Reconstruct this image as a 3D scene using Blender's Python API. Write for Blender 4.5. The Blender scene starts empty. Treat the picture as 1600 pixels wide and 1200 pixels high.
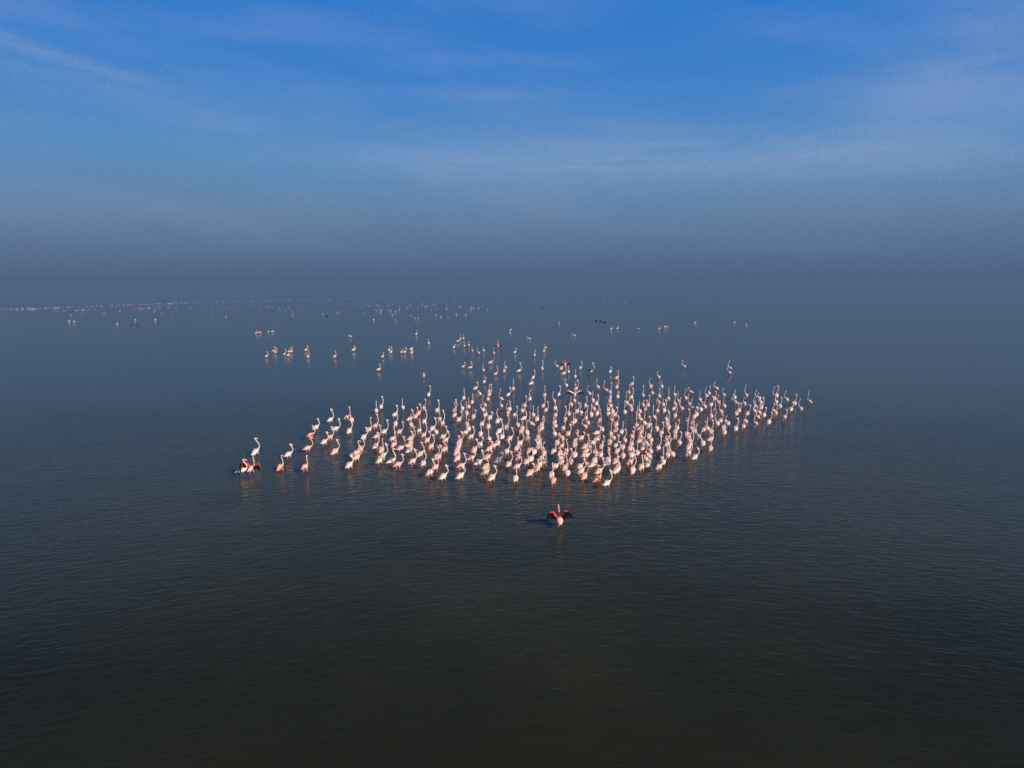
import bpy, bmesh, math, random
from mathutils import Vector, Matrix
random.seed(11)
S = bpy.context.scene
C = S.collection
R = math.radians

# ------------------------------------------------------------------ camera
cd = bpy.data.cameras.new('camera'); cam = bpy.data.objects.new('camera', cd); C.objects.link(cam)
cam.location = (0, 0, 9.7)
cam.rotation_euler = (R(90) - 0.15034, 0, 0)
cd.sensor_width = 36.0; cd.lens = 36.0 * 1109.0 / 1600.0
cd.clip_start = 0.1; cd.clip_end = 60000
S.camera = cam

# ------------------------------------------------------------------ light
SUN_DIR = Vector((0.66, -0.66, 0.40)).normalized()          # towards the sun: right, a little behind
sl = bpy.data.lights.new('sun', 'SUN'); sun = bpy.data.objects.new('sun', sl); C.objects.link(sun)
sl.energy = 5.0; sl.color = (1.0, 0.83, 0.66); sl.angle = R(0.6)
sun.rotation_euler = (-SUN_DIR).to_track_quat('-Z', 'Y').to_euler()
S.view_settings.view_transform = 'Standard'; S.view_settings.look = 'None'
S.view_settings.exposure = 0.0; S.view_settings.gamma = 1.0; S.view_settings.use_curve_mapping = False

class NT:
    """small helper round a node tree"""
    def __init__(s, tree): s.t = tree; tree.nodes.clear()
    def n(s, kind, **kw):
        nd = s.t.nodes.new(kind)
        for k, v in kw.items():
            if k.startswith('i_'):
                key = k[2:]; key = int(key) if key.isdigit() else key.replace('_', ' ')
                if hasattr(v, 'is_linked'): s.t.links.new(v, nd.inputs[key])
                else: nd.inputs[key].default_value = v
            else: setattr(nd, k, v)
        return nd
    def m(s, op, a, b=0.0, c=0.0, clamp=False):
        nd = s.t.nodes.new('ShaderNodeMath'); nd.operation = op; nd.use_clamp = clamp
        for i, v in enumerate((a, b, c)):
            if hasattr(v, 'is_linked'): s.t.links.new(v, nd.inputs[i])
            else: nd.inputs[i].default_value = v
        return nd.outputs[0]
    def mix(s, f, a, b, mode='MIX'):
        nd = s.t.nodes.new('ShaderNodeMix'); nd.data_type = 'RGBA'; nd.blend_type = mode
        for k, v in ((0, f), (6, a), (7, b)):
            if hasattr(v, 'is_linked'): s.t.links.new(v, nd.inputs[k])
            else: nd.inputs[k].default_value = v
        return nd.outputs[2]
    def ramp(s, f, stops, interp='LINEAR'):
        nd = s.t.nodes.new('ShaderNodeValToRGB'); e = nd.color_ramp; e.interpolation = interp
        while len(e.elements) < len(stops): e.elements.new(0.5)
        for el, (p, c) in zip(e.elements, stops):
            el.position = p; el.color = (c, c, c, 1) if not hasattr(c, '__len__') else (*c, 1)
        s.t.links.new(f, nd.inputs[0]); return nd.outputs[0]
    def bump(s, cx, cw):
        """smooth bell of width cw round 0 for the value cx"""
        q = s.m('DIVIDE', cx, cw); return s.m('POWER', 2.71828, s.m('MULTIPLY', s.m('MULTIPLY', q, q), -1.0))

def srgb(r, g, b):
    f = lambda c: c / 12.92 if c <= .04045 else ((c + .055) / 1.055) ** 2.4
    return tuple(f(v / 255.0) for v in (r, g, b))

w = bpy.data.worlds.new('World'); S.world = w; w.use_nodes = True
N = NT(w.node_tree)
tc = N.n('ShaderNodeTexCoord'); sx = N.n('ShaderNodeSeparateXYZ', i_0=tc.outputs['Generated'])
el = N.m('MULTIPLY', N.m('ARCSINE', sx.outputs['Z']), 57.29578)
az = N.m('MULTIPLY', N.m('ARCTAN2', sx.outputs['X'], sx.outputs['Y']), 57.29578)
sky = N.n('ShaderNodeTexSky', sky_type='NISHITA', sun_disc=False, sun_elevation=math.asin(SUN_DIR.z),
          sun_rotation=math.atan2(SUN_DIR.x, SUN_DIR.y), altitude=0.0, air_density=1.0, dust_density=0.6, ozone_density=3.0)
nish = N.mix(1.0, sky.outputs[0], (0.085, 0.085, 0.085, 1), 'MULTIPLY')
elf = N.m('DIVIDE', N.m('ADD', el, 10.0), 100.0, clamp=True)
P = lambda d: (d + 10.0) / 100.0
SKY = [(-10, (68, 88, 121)), (0, (74, 97, 131)), (1.6, (80, 105, 142)), (4.2, (94, 122, 157)), (6.5, (94, 132, 175)), (9, (84, 139, 190)),
       (12, (72, 133, 198)), (15, (60, 127, 201)), (21, (42, 119, 203)), (32, (26, 82, 154)), (60, (18, 52, 98)), (90, (16, 42, 80))]
base = N.ramp(elf, [(P(e), srgb(*c)) for e, c in SKY])
# thin cirrus veils and one long band, laid out by direction
cv = N.n('ShaderNodeCombineXYZ', i_0=N.m('MULTIPLY', az, 0.045), i_1=N.m('MULTIPLY', N.m('ADD', el, N.m('MULTIPLY', az, 0.05)), 0.24), i_2=0.0)
n1 = N.n('ShaderNodeTexNoise', i_Vector=cv.outputs[0], i_Scale=1.0, i_Detail=5.0, i_Roughness=0.5, i_Distortion=0.3)
veil = N.ramp(n1.outputs['Fac'], [(0.42, 0.0), (0.75, 1.0)], 'EASE')
cv2 = N.n('ShaderNodeCombineXYZ', i_0=N.m('MULTIPLY', az, 0.10), i_1=N.m('MULTIPLY', el, 1.1), i_2=3.7)
n2 = N.n('ShaderNodeTexNoise', i_Vector=cv2.outputs[0], i_Scale=1.0, i_Detail=5.0, i_Roughness=0.6, i_Distortion=0.8)
wisps = N.ramp(n2.outputs['Fac'], [(0.35, 0.25), (0.75, 1.0)])
vamt = N.m('MULTIPLY', N.m('MULTIPLY', veil, 0.26), N.ramp(elf, [(P(1), 0.0), (P(7), 1.0), (P(40), 0.8), (P(80), 0.2)]))
band = N.m('MULTIPLY', N.m('MULTIPLY', N.bump(N.m('SUBTRACT', el, N.m('SUBTRACT', 8.9, N.m('MULTIPLY', az, 0.012))), 1.9), N.bump(N.m('SUBTRACT', az, 8.0), 21.0)), N.m('ADD', 0.13, N.m('MULTIPLY', wisps, 0.50)))
band2 = N.m('MULTIPLY', N.m('MULTIPLY', N.bump(N.m('SUBTRACT', el, 13.6), 0.55), N.bump(N.m('ADD', az, 2.0), 8.5)), N.m('MULTIPLY', wisps, 0.20))
sl_ = N.m('SUBTRACT', el, N.m('SUBTRACT', 8.1, N.m('MULTIPLY', az, 0.188)))
streak = N.m('MULTIPLY', N.m('MULTIPLY', N.bump(sl_, 0.42), N.bump(N.m('ADD', az, 36.0), 9.0)), N.m('MULTIPLY', wisps, 0.62))
rc = N.m('MULTIPLY', N.m('MULTIPLY', N.bump(N.m('SUBTRACT', el, N.m('ADD', -3.5, N.m('MULTIPLY', az, 0.55))), 6.0), N.bump(N.m('SUBTRACT', az, 31.0), 9.0)), N.m('ADD', 0.15, N.m('MULTIPLY', veil, 0.10)))
tot = N.m('ADD', N.m('ADD', vamt, band), N.m('ADD', N.m('ADD', band2, streak), rc), clamp=True)
col = N.mix(tot, base, (*srgb(146, 164, 200), 1))
# fine mackerel grain of the high cloud
g = N.n('ShaderNodeTexNoise', i_Vector=tc.outputs['Generated'], i_Scale=330.0, i_Detail=2.0, i_Roughness=0.7)
gr = N.m('ADD', 1.0, N.m('MULTIPLY', N.m('SUBTRACT', g.outputs['Fac'], 0.5), 0.30))
grc = N.n('ShaderNodeCombineColor', i_0=gr, i_1=gr, i_2=gr)
col = N.mix(1.0, col, grc.outputs[0], 'MULTIPLY')
col = N.mix(0.04, col, nish)
bg = N.n('ShaderNodeBackground', i_Color=col, i_Strength=1.0)
N.n('ShaderNodeOutputWorld', i_Surface=bg.outputs[0])

# ------------------------------------------------------------------ helpers
def mat(name):
    m = bpy.data.materials.new(name); m.use_nodes = True
    return m, NT(m.node_tree)
def link(name, me, parent=None, kind=None):
    o = bpy.data.objects.new(name, me); C.objects.link(o)
    if parent is not None: o.parent = parent
    if kind: o['kind'] = kind
    return o

# ------------------------------------------------------------------ water
m_water, N = mat('lagoon_water')
pos = N.n('ShaderNodeNewGeometry').outputs['Position']
sp = N.n('ShaderNodeSeparateXYZ', i_0=pos)
# ripple fronts bend round to either side of the flats: y' = y - .12 x + .38 sqrt(x^2 + 80)
X, Y = sp.outputs['X'], sp.outputs['Y']
bow = N.m('ADD', N.m('SUBTRACT', Y, N.m('MULTIPLY', X, 0.10)), N.m('MULTIPLY', N.m('SQRT', N.m('ADD', N.m('MULTIPLY', X, X), 80.0)), 0.34))
def waves(shear, sxx, syy, detail, seed, dist=0.4, rough=0.5):
    yy = N.m('ADD', bow, N.m('MULTIPLY', X, shear))
    v = N.n('ShaderNodeCombineXYZ', i_0=N.m('MULTIPLY', X, sxx), i_1=N.m('MULTIPLY', yy, syy), i_2=seed)
    return N.n('ShaderNodeTexNoise', i_Vector=v.outputs[0], i_Scale=1.0, i_Detail=detail, i_Roughness=rough, i_Distortion=dist).outputs['Fac']
wa = waves(0.05, 1.7, 4.6, 1.5, 3.1, 0.5)
wb = waves(-0.14, 0.85, 2.3, 1.5, 17.3)
wc = waves(0.22, 3.0, 7.6, 1.0, 29.9, 0.3)
ws = waves(0.0, 0.10, 0.24, 1.0, 41.0, 0.2)
hgt = N.m('ADD', N.m('ADD', N.m('MULTIPLY', wa, 0.041), N.m('MULTIPLY', wb, 0.026)), N.m('ADD', N.m('MULTIPLY', wc, 0.014), N.m('MULTIPLY', ws, 0.05)))
# wind lull behind the flock, livelier patches elsewhere
lull = N.n('ShaderNodeTexNoise', i_Vector=pos, i_Scale=0.022, i_Detail=2.0).outputs['Fac']
yf = N.ramp(N.m('DIVIDE', N.m('ADD', Y, N.m('MULTIPLY', N.m('SUBTRACT', lull, 0.5), 30.0)), 120.0, clamp=True),
            [(0.0, 0.60), (0.20, 0.85), (0.28, 1.0), (0.42, 0.62), (0.52, 0.24), (0.75, 0.14), (1.0, 0.12)])
side = N.ramp(N.m('DIVIDE', N.m('ABSOLUTE', N.m('SUBTRACT', X, 2.0)), 70.0, clamp=True), [(0.2, 0.0), (0.9, 0.5)])
amp = N.m('MULTIPLY', N.m('ADD', yf, N.m('MULTIPLY', side, yf)), N.ramp(lull, [(0.3, 0.65), (0.7, 1.3)]))
bmp = N.n('ShaderNodeBump', i_Strength=1.0, i_Distance=1.0, i_Height=N.m('MULTIPLY', hgt, amp))
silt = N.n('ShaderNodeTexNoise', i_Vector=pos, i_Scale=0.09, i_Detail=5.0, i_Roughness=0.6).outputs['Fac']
near_far = N.ramp(N.m('DIVIDE', N.m('ADD', N.m('SUBTRACT', Y, 13.0), N.m('MULTIPLY', N.m('SUBTRACT', silt, 0.5), 10.0)), 60.0, clamp=True), [(0.03, 0.0), (0.16, 0.58), (0.33, 1.0), (0.5, 0.85), (1.0, 0.55)])
clear = N.mix(N.ramp(silt, [(0.35, 0.0), (0.7, 1.0)]), (0.017, 0.019, 0.006, 1), (0.026, 0.026, 0.007, 1))  # darker base tone, for the water nearest the camera
paler = N.mix(N.ramp(silt, [(0.35, 0.0), (0.7, 1.0)]), (0.041, 0.043, 0.018, 1), (0.056, 0.054, 0.021, 1))
bc = N.mix(near_far, clear, paler)                       # base colour palest round the flock, darkest towards the camera
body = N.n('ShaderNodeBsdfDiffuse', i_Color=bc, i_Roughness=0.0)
shine = N.n('ShaderNodeBsdfGlossy', i_Color=(1, 1, 1, 1), i_Roughness=0.11, i_Normal=bmp.outputs[0])
# reflectance of water against the angle of view, seen through the camera's polariser
lw = N.n('ShaderNodeLayerWeight', i_Blend=0.5, i_Normal=bmp.outputs[0]).outputs['Facing']
fr = N.ramp(lw, [(0.0, 0.02), (0.3, 0.012), (0.5, 0.022), (0.60, 0.036), (0.72, 0.110), (0.84, 0.26), (0.90, 0.39), (0.95, 0.56), (0.98, 0.73), (1.0, 1.0)])
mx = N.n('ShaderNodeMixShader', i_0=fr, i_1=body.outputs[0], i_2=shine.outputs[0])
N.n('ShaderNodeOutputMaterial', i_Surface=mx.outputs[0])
def box(name, lo, hi, m, kind):
    bm = bmesh.new(); bmesh.ops.create_cube(bm, size=1.0)
    for v in bm.verts: v.co = Vector([(l + h) / 2 + c * (h - l) for c, l, h in zip(v.co, lo, hi)])
    me = bpy.data.meshes.new(name); bm.to_mesh(me); bm.free(); me.materials.append(m); return link(name, me, kind=kind)
bm = bmesh.new()
q = 8000.0
bm.faces.new([bm.verts.new(v) for v in ((-q, -400, 0), (q, -400, 0), (q, q, 0), (-q, q, 0))])
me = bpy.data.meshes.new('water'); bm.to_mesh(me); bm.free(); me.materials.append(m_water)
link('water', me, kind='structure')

# ------------------------------------------------------------------ haze over the lagoon
m_haze, N = mat('lagoon_haze')
pv = N.n('ShaderNodeVolumePrincipled')
pv.inputs['Color'].default_value = (0.178, 0.315, 0.50, 1); pv.inputs['Density'].default_value = 0.0010; pv.inputs['Anisotropy'].default_value = 0.0
N.n('ShaderNodeOutputMaterial', i_Volume=pv.outputs[0])
box('haze', (-8200, -450, -1.0), (8200, 8200, 10.4), m_haze, 'stuff')

# ------------------------------------------------------------------ flamingo materials
TONES = dict(w=(0.85, 0.73, 0.65), p=(0.84, 0.60, 0.52), o=(0.85, 0.57, 0.45), y=(0.84, 0.71, 0.55), g=(0.40, 0.36, 0.39))  # o holds warm bounced light; g grey plumage and, on some, painted shade
RED = (0.76, 0.06, 0.035)
def feather_mat(name, src):
    m, N = mat(name)
    if src == 'obj': c = N.n('ShaderNodeObjectInfo').outputs['Color']
    else: c = N.n('ShaderNodeAttribute', attribute_name='tint').outputs['Color']
    no = N.n('ShaderNodeTexNoise', i_Vector=N.n('ShaderNodeTexCoord').outputs['Object'], i_Scale=14.0, i_Detail=3.0)
    k = N.ramp(no.outputs['Fac'], [(0.3, (0.88, 0.82, 0.80)), (0.7, (1.06, 1.06, 1.06))])
    pb = N.n('ShaderNodeBsdfPrincipled', i_Base_Color=N.mix(1.0, c, k, 'MULTIPLY'), i_Roughness=0.85)
    pb.inputs['Specular IOR Level'].default_value = 0.15
    N.n('ShaderNodeOutputMaterial', i_Surface=pb.outputs[0]); return m
def flat_mat(name, c, rough=0.6):
    m, N = mat(name)
    no = N.n('ShaderNodeTexNoise', i_Vector=N.n('ShaderNodeTexCoord').outputs['Object'], i_Scale=22.0, i_Detail=2.0)
    a = tuple(v * .8 for v in c) + (1,); b = tuple(min(1, v * 1.15) for v in c) + (1,)
    pb = N.n('ShaderNodeBsdfPrincipled', i_Base_Color=N.mix(no.outputs['Fac'], a, b), i_Roughness=rough)
    pb.inputs['Specular IOR Level'].default_value = 0.5 if rough < .6 else 0.03
    N.n('ShaderNodeOutputMaterial', i_Surface=pb.outputs[0]); return m
M_FE = feather_mat('feathers', 'obj'); M_FT = feather_mat('distant_feathers', 'tint')
M_RED = flat_mat('scarlet_coverts', RED, 0.7); M_BLK = flat_mat('black_flight_feathers', (0.004, 0.0035, 0.004), 0.9)
M_LEG = flat_mat('pink_brown_leg', (0.34, 0.13, 0.11), 0.5); M_BILL = flat_mat('pink_bill', (0.75, 0.34, 0.32), 0.45)

# ------------------------------------------------------------------ flamingo shapes (metres; z = 0 is the water, +x the way it faces)
HS = [.62, .74, .85, .95, 1.05, 1.15]
TORSO = [(-.345, .240, .012, .010), (-.27, .262, .042, .025), (-.185, .288, .080, .066), (-.08, .314, .109, .107), (.02, .330, .116, .121),
         (.10, .338, .104, .111), (.16, .346, .075, .084), (.19, .358, .049, .060), (.212, .376, .034, .042)]
def bez(p, t):
    p = [Vector(v) for v in p]
    while len(p) > 1: p = [a.lerp(b, t) for a, b in zip(p, p[1:])]
    return p[0]
def neck_path(pose, hi, curve, yaw):
    """list of (point, width, height) from the breast to the face, in 3-D"""
    out = []
    B0 = .39
    if pose == 't':                                    # head lowered to the water in front of the breast
        ctl = [(.205, 0, B0), (.25, 0, .66), (.40, 0, .62), (.43, 0, .30), (.40, 0, .10)]
    else:
        h = max(HS[hi], .68)
        if curve == 2: ctl = [(.212, 0, B0), (.38, 0, B0 + (h - B0) * .12), (.26, 0, B0 + (h - B0) * .62), (-.06, 0, h - .16), (-.02, 0, h + .10), (.10, 0, h + .06), (.165, 0, h - .04)]
        elif curve: ctl = [(.212, 0, B0), (.36, 0, B0 + (h - B0) * .22), (.16, 0, B0 + (h - B0) * .60), (.00, 0, h - .03), (.08, 0, h + .07), (.165, 0, h - .02)]
        else: ctl = [(.212, 0, B0), (.31, 0, B0 + (h - B0) * .28), (.13, 0, B0 + (h - B0) * .70), (.10, 0, h + .04), (.175, 0, h - .01)]
    for i in range(1, 13):
        t = i / 12.0; r = .029 * (1 - t) + .020 * t
        p = bez(ctl, t)
        if yaw: p.y += yaw * .15 * math.sin(math.pi * min(1.0, t * 1.05)) * (1.15 - .75 * t)
        out.append((p, r, r * 1.05))
    a = bez(ctl, .96); d = (bez(ctl, 1.0) - a)
    d.z *= .35; d.normalize()
    if pose == 't': d = Vector((-.35, 0, -.9)).normalized()
    p = out[-1][0]
    out += [(p + d * .022, .031, .034), (p + d * .05, .032, .034), (p + d * .078, .024, .026)]
    if yaw:
        top = bez(ctl, .80); rot = Matrix.Rotation(R(55 * yaw), 3, 'Z')
        for i in range(9, len(out)):
            k = min(1.0, (i - 8) / 4.0); v = out[i][0] - top
            out[i] = (top + Matrix.Rotation(R(55 * yaw * k), 3, 'Z') @ v, out[i][1], out[i][2])
        d = rot @ d
    return out, d
def ring(bm, p, tan, rw, rh, n):
    side = Vector((0, 0, 1)).cross(tan)
    if side.length < .05: side = Vector((0, 1, 0))
    side.normalize(); up = tan.cross(side).normalized()
    return [bm.verts.new(p + side * rw * math.cos(2 * math.pi * k / n) + up * rh * math.sin(2 * math.pi * k / n)) for k in range(n)]
def sweep(bm, pts, n, mi=0, cap=True):
    rs = []
    for i, (p, rw, rh) in enumerate(pts):
        a = pts[max(0, i - 1)][0]; b = pts[min(len(pts) - 1, i + 1)][0]
        rs.append(ring(bm, p, (b - a).normalized(), rw, rh, n))
    for a, b in zip(rs, rs[1:]):
        for k in range(n):
            f = bm.faces.new((a[k], a[(k + 1) % n], b[(k + 1) % n], b[k])); f.material_index = mi; f.smooth = True
    if cap:
        for r_, fl in ((rs[0], True), (rs[-1], False)):
            f = bm.faces.new(r_[::-1] if fl else r_); f.material_index = mi; f.smooth = True
    return rs
def body_mesh(pose, hi, curve, yaw):
    bm = bmesh.new()
    nk, d = neck_path(pose, hi, curve, yaw)
    pts = [(Vector((x, 0, z)), a, b) for x, z, a, b in TORSO] + nk
    sweep(bm, pts, 10)
    bm.faces.ensure_lookup_table()
    bm.normal_update()
    # legs grown out of the belly so the body stays one skin
    for s_ in (1, -1):
        best = min(bm.faces, key=lambda f: (f.calc_center_median() - Vector((-.05 if s_ > 0 else .04, s_ * .05, .19))).length)
        cen = best.calc_center_median()
        ret = bmesh.ops.extrude_discrete_faces(bm, faces=[best]); f = ret['faces'][0]
        for (dx, zz, rr) in ((0, .14, .020), (.004, .02, .014), (-.01 * s_ - .02, -.22, .013)):
            if zz != .14:
                ret = bmesh.ops.extrude_discrete_faces(bm, faces=[f]); f = ret['faces'][0]
            c0 = f.calc_center_median(); c1 = Vector((cen.x + dx - (.05 * s_ if zz < .1 else 0), cen.y, zz))
            for i, v in enumerate(f.verts):
                a = 2 * math.pi * i / len(f.verts)
                v.co = c1 + Vector((rr * math.cos(a), rr * math.sin(a), 0))
            f.material_index = 1
            for e in f.edges:
                for lf in e.link_faces:
                    if zz < .1: lf.material_index = 1
    bmesh.ops.recalc_face_normals(bm, faces=bm.faces)
    me = bpy.data.meshes.new('flamingo_body'); bm.to_mesh(me); bm.free()
    me.materials.append(M_FE); me.materials.append(M_LEG)
    return me
def bill_mesh(pose, hi, curve, yaw):
    nk, d = neck_path(pose, hi, curve, yaw); p = nk[-1][0]; dn = Vector((0, 0, -1))
    if pose == 't': dn = Vector((-1, 0, 0))
    bm = bmesh.new()
    pts = [(p - d * .006, .020, .022), (p + d * .03 + dn * .006, .019, .021), (p + d * .058 + dn * .028, .016, .019)]
    sweep(bm, pts, 6)
    pts = [(p + d * .056 + dn * .026, .0165, .0195), (p + d * .070 + dn * .055, .013, .016), (p + d * .072 + dn * .088, .005, .006)]
    sweep(bm, pts, 6, 1)
    me = bpy.data.meshes.new('flamingo_bill'); bm.to_mesh(me); bm.free()
    me.materials.append(M_BILL); me.materials.append(M_BLK); return me
def torso_at(x):
    for a, b in zip(TORSO, TORSO[1:]):
        if a[0] <= x <= b[0]:
            t = (x - a[0]) / (b[0] - a[0]); return [u + (v - u) * t for u, v in zip(a, b)]
    return TORSO[0] if x < 0 else TORSO[-1]
def folded_wing(side, red):
    """closed lens of feathers lying along the flank; slot 1 is the coloured lower edge, slot 2 the dark tips"""
    bm = bmesh.new(); nx, na = 8, 6; grid = []
    for inner in (0, 1):
        g = []
        for i in range(nx):
            u = i / (nx - 1.0); x = .125 - u * .465
            xx, z, rw, rh = torso_at(max(x, -.29)); row = []
            lo = -38 + 22 * u - 30 * math.exp(-((u - .55) / .25) ** 2)
            for j in range(na):
                v = j / (na - 1.0); a = R((78 if red != 2 else 106) + (lo - (78 if red != 2 else 106)) * v)
                edge = min(1.0, 4 * u, 4 * v + .15, 4 * (1 - v) + .1)
                k = (1.0 + .13 * edge) if not inner else .93
                ex = .014 * edge if not inner else -.004
                ww = max(rw, .030) ; hh = max(rh, .028)
                row.append(bm.verts.new((x - .03 * v * u, side * (ww * k + ex) * math.cos(a), z + (hh * k + ex) * math.sin(a) - .02 * u * u)))
            g.append(row)
        grid.append(g)
    def q(a, b, c, d, mi):
        f = bm.faces.new((a, b, c, d)); f.material_index = mi; f.smooth = True
    for inner in (0, 1):
        g = grid[inner]
        for i in range(nx - 1):
            for j in range(na - 1):
                mi = 0
                if red == 2: mi = 1 if i < 3 and j < 3 else 0
                elif red == 3: mi = 1 if i >= 1 and j >= 2 else 0
                elif red and (j >= 2 and i >= 4 or j >= 3 and i >= 3): mi = 1
                if not red and j >= 4 and i >= 4: mi = 1 if (i % 2) else 0
                if i == nx - 2 and j >= 3: mi = 2 if not red else 1
                q(g[i][j], g[i + 1][j], g[i + 1][j + 1], g[i][j + 1], mi)
    for i in range(nx - 1):
        q(grid[0][i][0], grid[0][i + 1][0], grid[1][i + 1][0], grid[1][i][0], 0)
        q(grid[0][i][-1], grid[0][i + 1][-1], grid[1][i + 1][-1], grid[1][i][-1], 1 if red and i >= 2 else 0)
    for j in range(na - 1):
        q(grid[0][0][j], grid[0][0][j + 1], grid[1][0][j + 1], grid[1][0][j], 0)
        q(grid[0][-1][j], grid[0][-1][j + 1], grid[1][-1][j + 1], grid[1][-1][j], 1)
    bmesh.ops.recalc_face_normals(bm, faces=bm.faces)
    me = bpy.data.meshes.new('folded_wing'); bm.to_mesh(me); bm.free()
    me.materials.append(M_FE); me.materials.append(M_RED if red else M_PINK); me.materials.append(M_BLK if not red else M_RED)
    return me
M_PINK = flat_mat('pink_coverts', (0.80, 0.33, 0.27), 0.8)
def slab(bm, top, bot, mi):
    """thin closed strip between two polylines of equal length"""
    n = len(top); th = .008
    def lay(s): return [[bm.verts.new(Vector(p) + Vector((s * th, 0, s * th * .5))) for p in ln] for ln in (top, bot)]
    A, B = lay(1), lay(-1)
    for i in range(n - 1):
        for f in ((A[0][i], A[0][i + 1], A[1][i + 1], A[1][i]), (B[0][i], B[1][i], B[1][i + 1], B[0][i + 1]),
                  (A[0][i], B[0][i], B[0][i + 1], A[0][i + 1]), (A[1][i], A[1][i + 1], B[1][i + 1], B[1][i])):
            ff = bm.faces.new(f); ff.material_index = mi
    for i in (0, -1):
        bm.faces.new((A[0][i], A[1][i], B[1][i], B[0][i])).material_index = mi
def open_wing(side, ey, lift, ty, droop, red, part):
    """raised wing: coloured arm with the black flight feathers hanging from its outer half"""
    bm = bmesh.new()
    sh = Vector((.06, side * .075, .44)); el_ = Vector((.04, side * ey, .44 + lift)); tip = Vector((-.06, side * ty, .44 + lift - droop))
    mid = (el_ + tip) / 2 + Vector((.05, 0, droop * .28))
    arm = [bez([sh, (sh + el_) / 2 + Vector((0, 0, .02)), el_], t / 5) for t in range(6)]
    hand = [bez([el_, mid + Vector((0, 0, .06)), tip], t / 6) for t in range(7)]
    off = lambda p, d, b: p + Vector((-b, 0, -d))
    if part == 0:
        slab(bm, arm, [off(p, .075 + .004 * i, .09 - .01 * i) for i, p in enumerate(arm)], 1 if red else 0)
        slab(bm, hand[:4], [off(p, .038 - .005 * i, .02) for i, p in enumerate(hand[:4])], 1 if red else 0)
    else:
        for i in range(2, 5):
            a, b = arm[i], arm[i + 1]; d = .073 + .004 * i
            slab(bm, [off(a, d, .10), off(a.lerp(b, .5), d, .10), off(b, d, .10)], [off(a, d + .10, .14), off(a.lerp(b, .5), d + .13, .15), off(b, d + .15, .14)], 0)
        for i in range(6):                                   # blades with rounded tips, longest by the wrist
            a, b = hand[i], hand[i + 1]; d = .045 - .006 * i if i < 3 else .0; L = .25 - .012 * i; fan = side * .014 * i
            slab(bm, [off(a, d, .045), off(a.lerp(b, .5), d, .045), off(b, d, .045)],
                 [off(a, d + L * .88, .09) + Vector((0, fan, 0)), off(a.lerp(b, .5), d + L, .10) + Vector((0, fan, 0)), off(b, d + L * .9, .09) + Vector((0, fan, 0))], 0)
    bmesh.ops.recalc_face_normals(bm, faces=bm.faces)
    me = bpy.data.meshes.new('open_wing' if part == 0 else 'flight_feathers'); bm.to_mesh(me); bm.free()
    if part == 0: me.materials.append(M_FE); me.materials.append(M_RED)
    else: me.materials.append(M_BLK)
    return me
CACHE = {}
def get(fn, *a):
    k = (fn.__name__,) + a
    if k not in CACHE: CACHE[k] = fn(*a)
    return CACHE[k]

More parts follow.
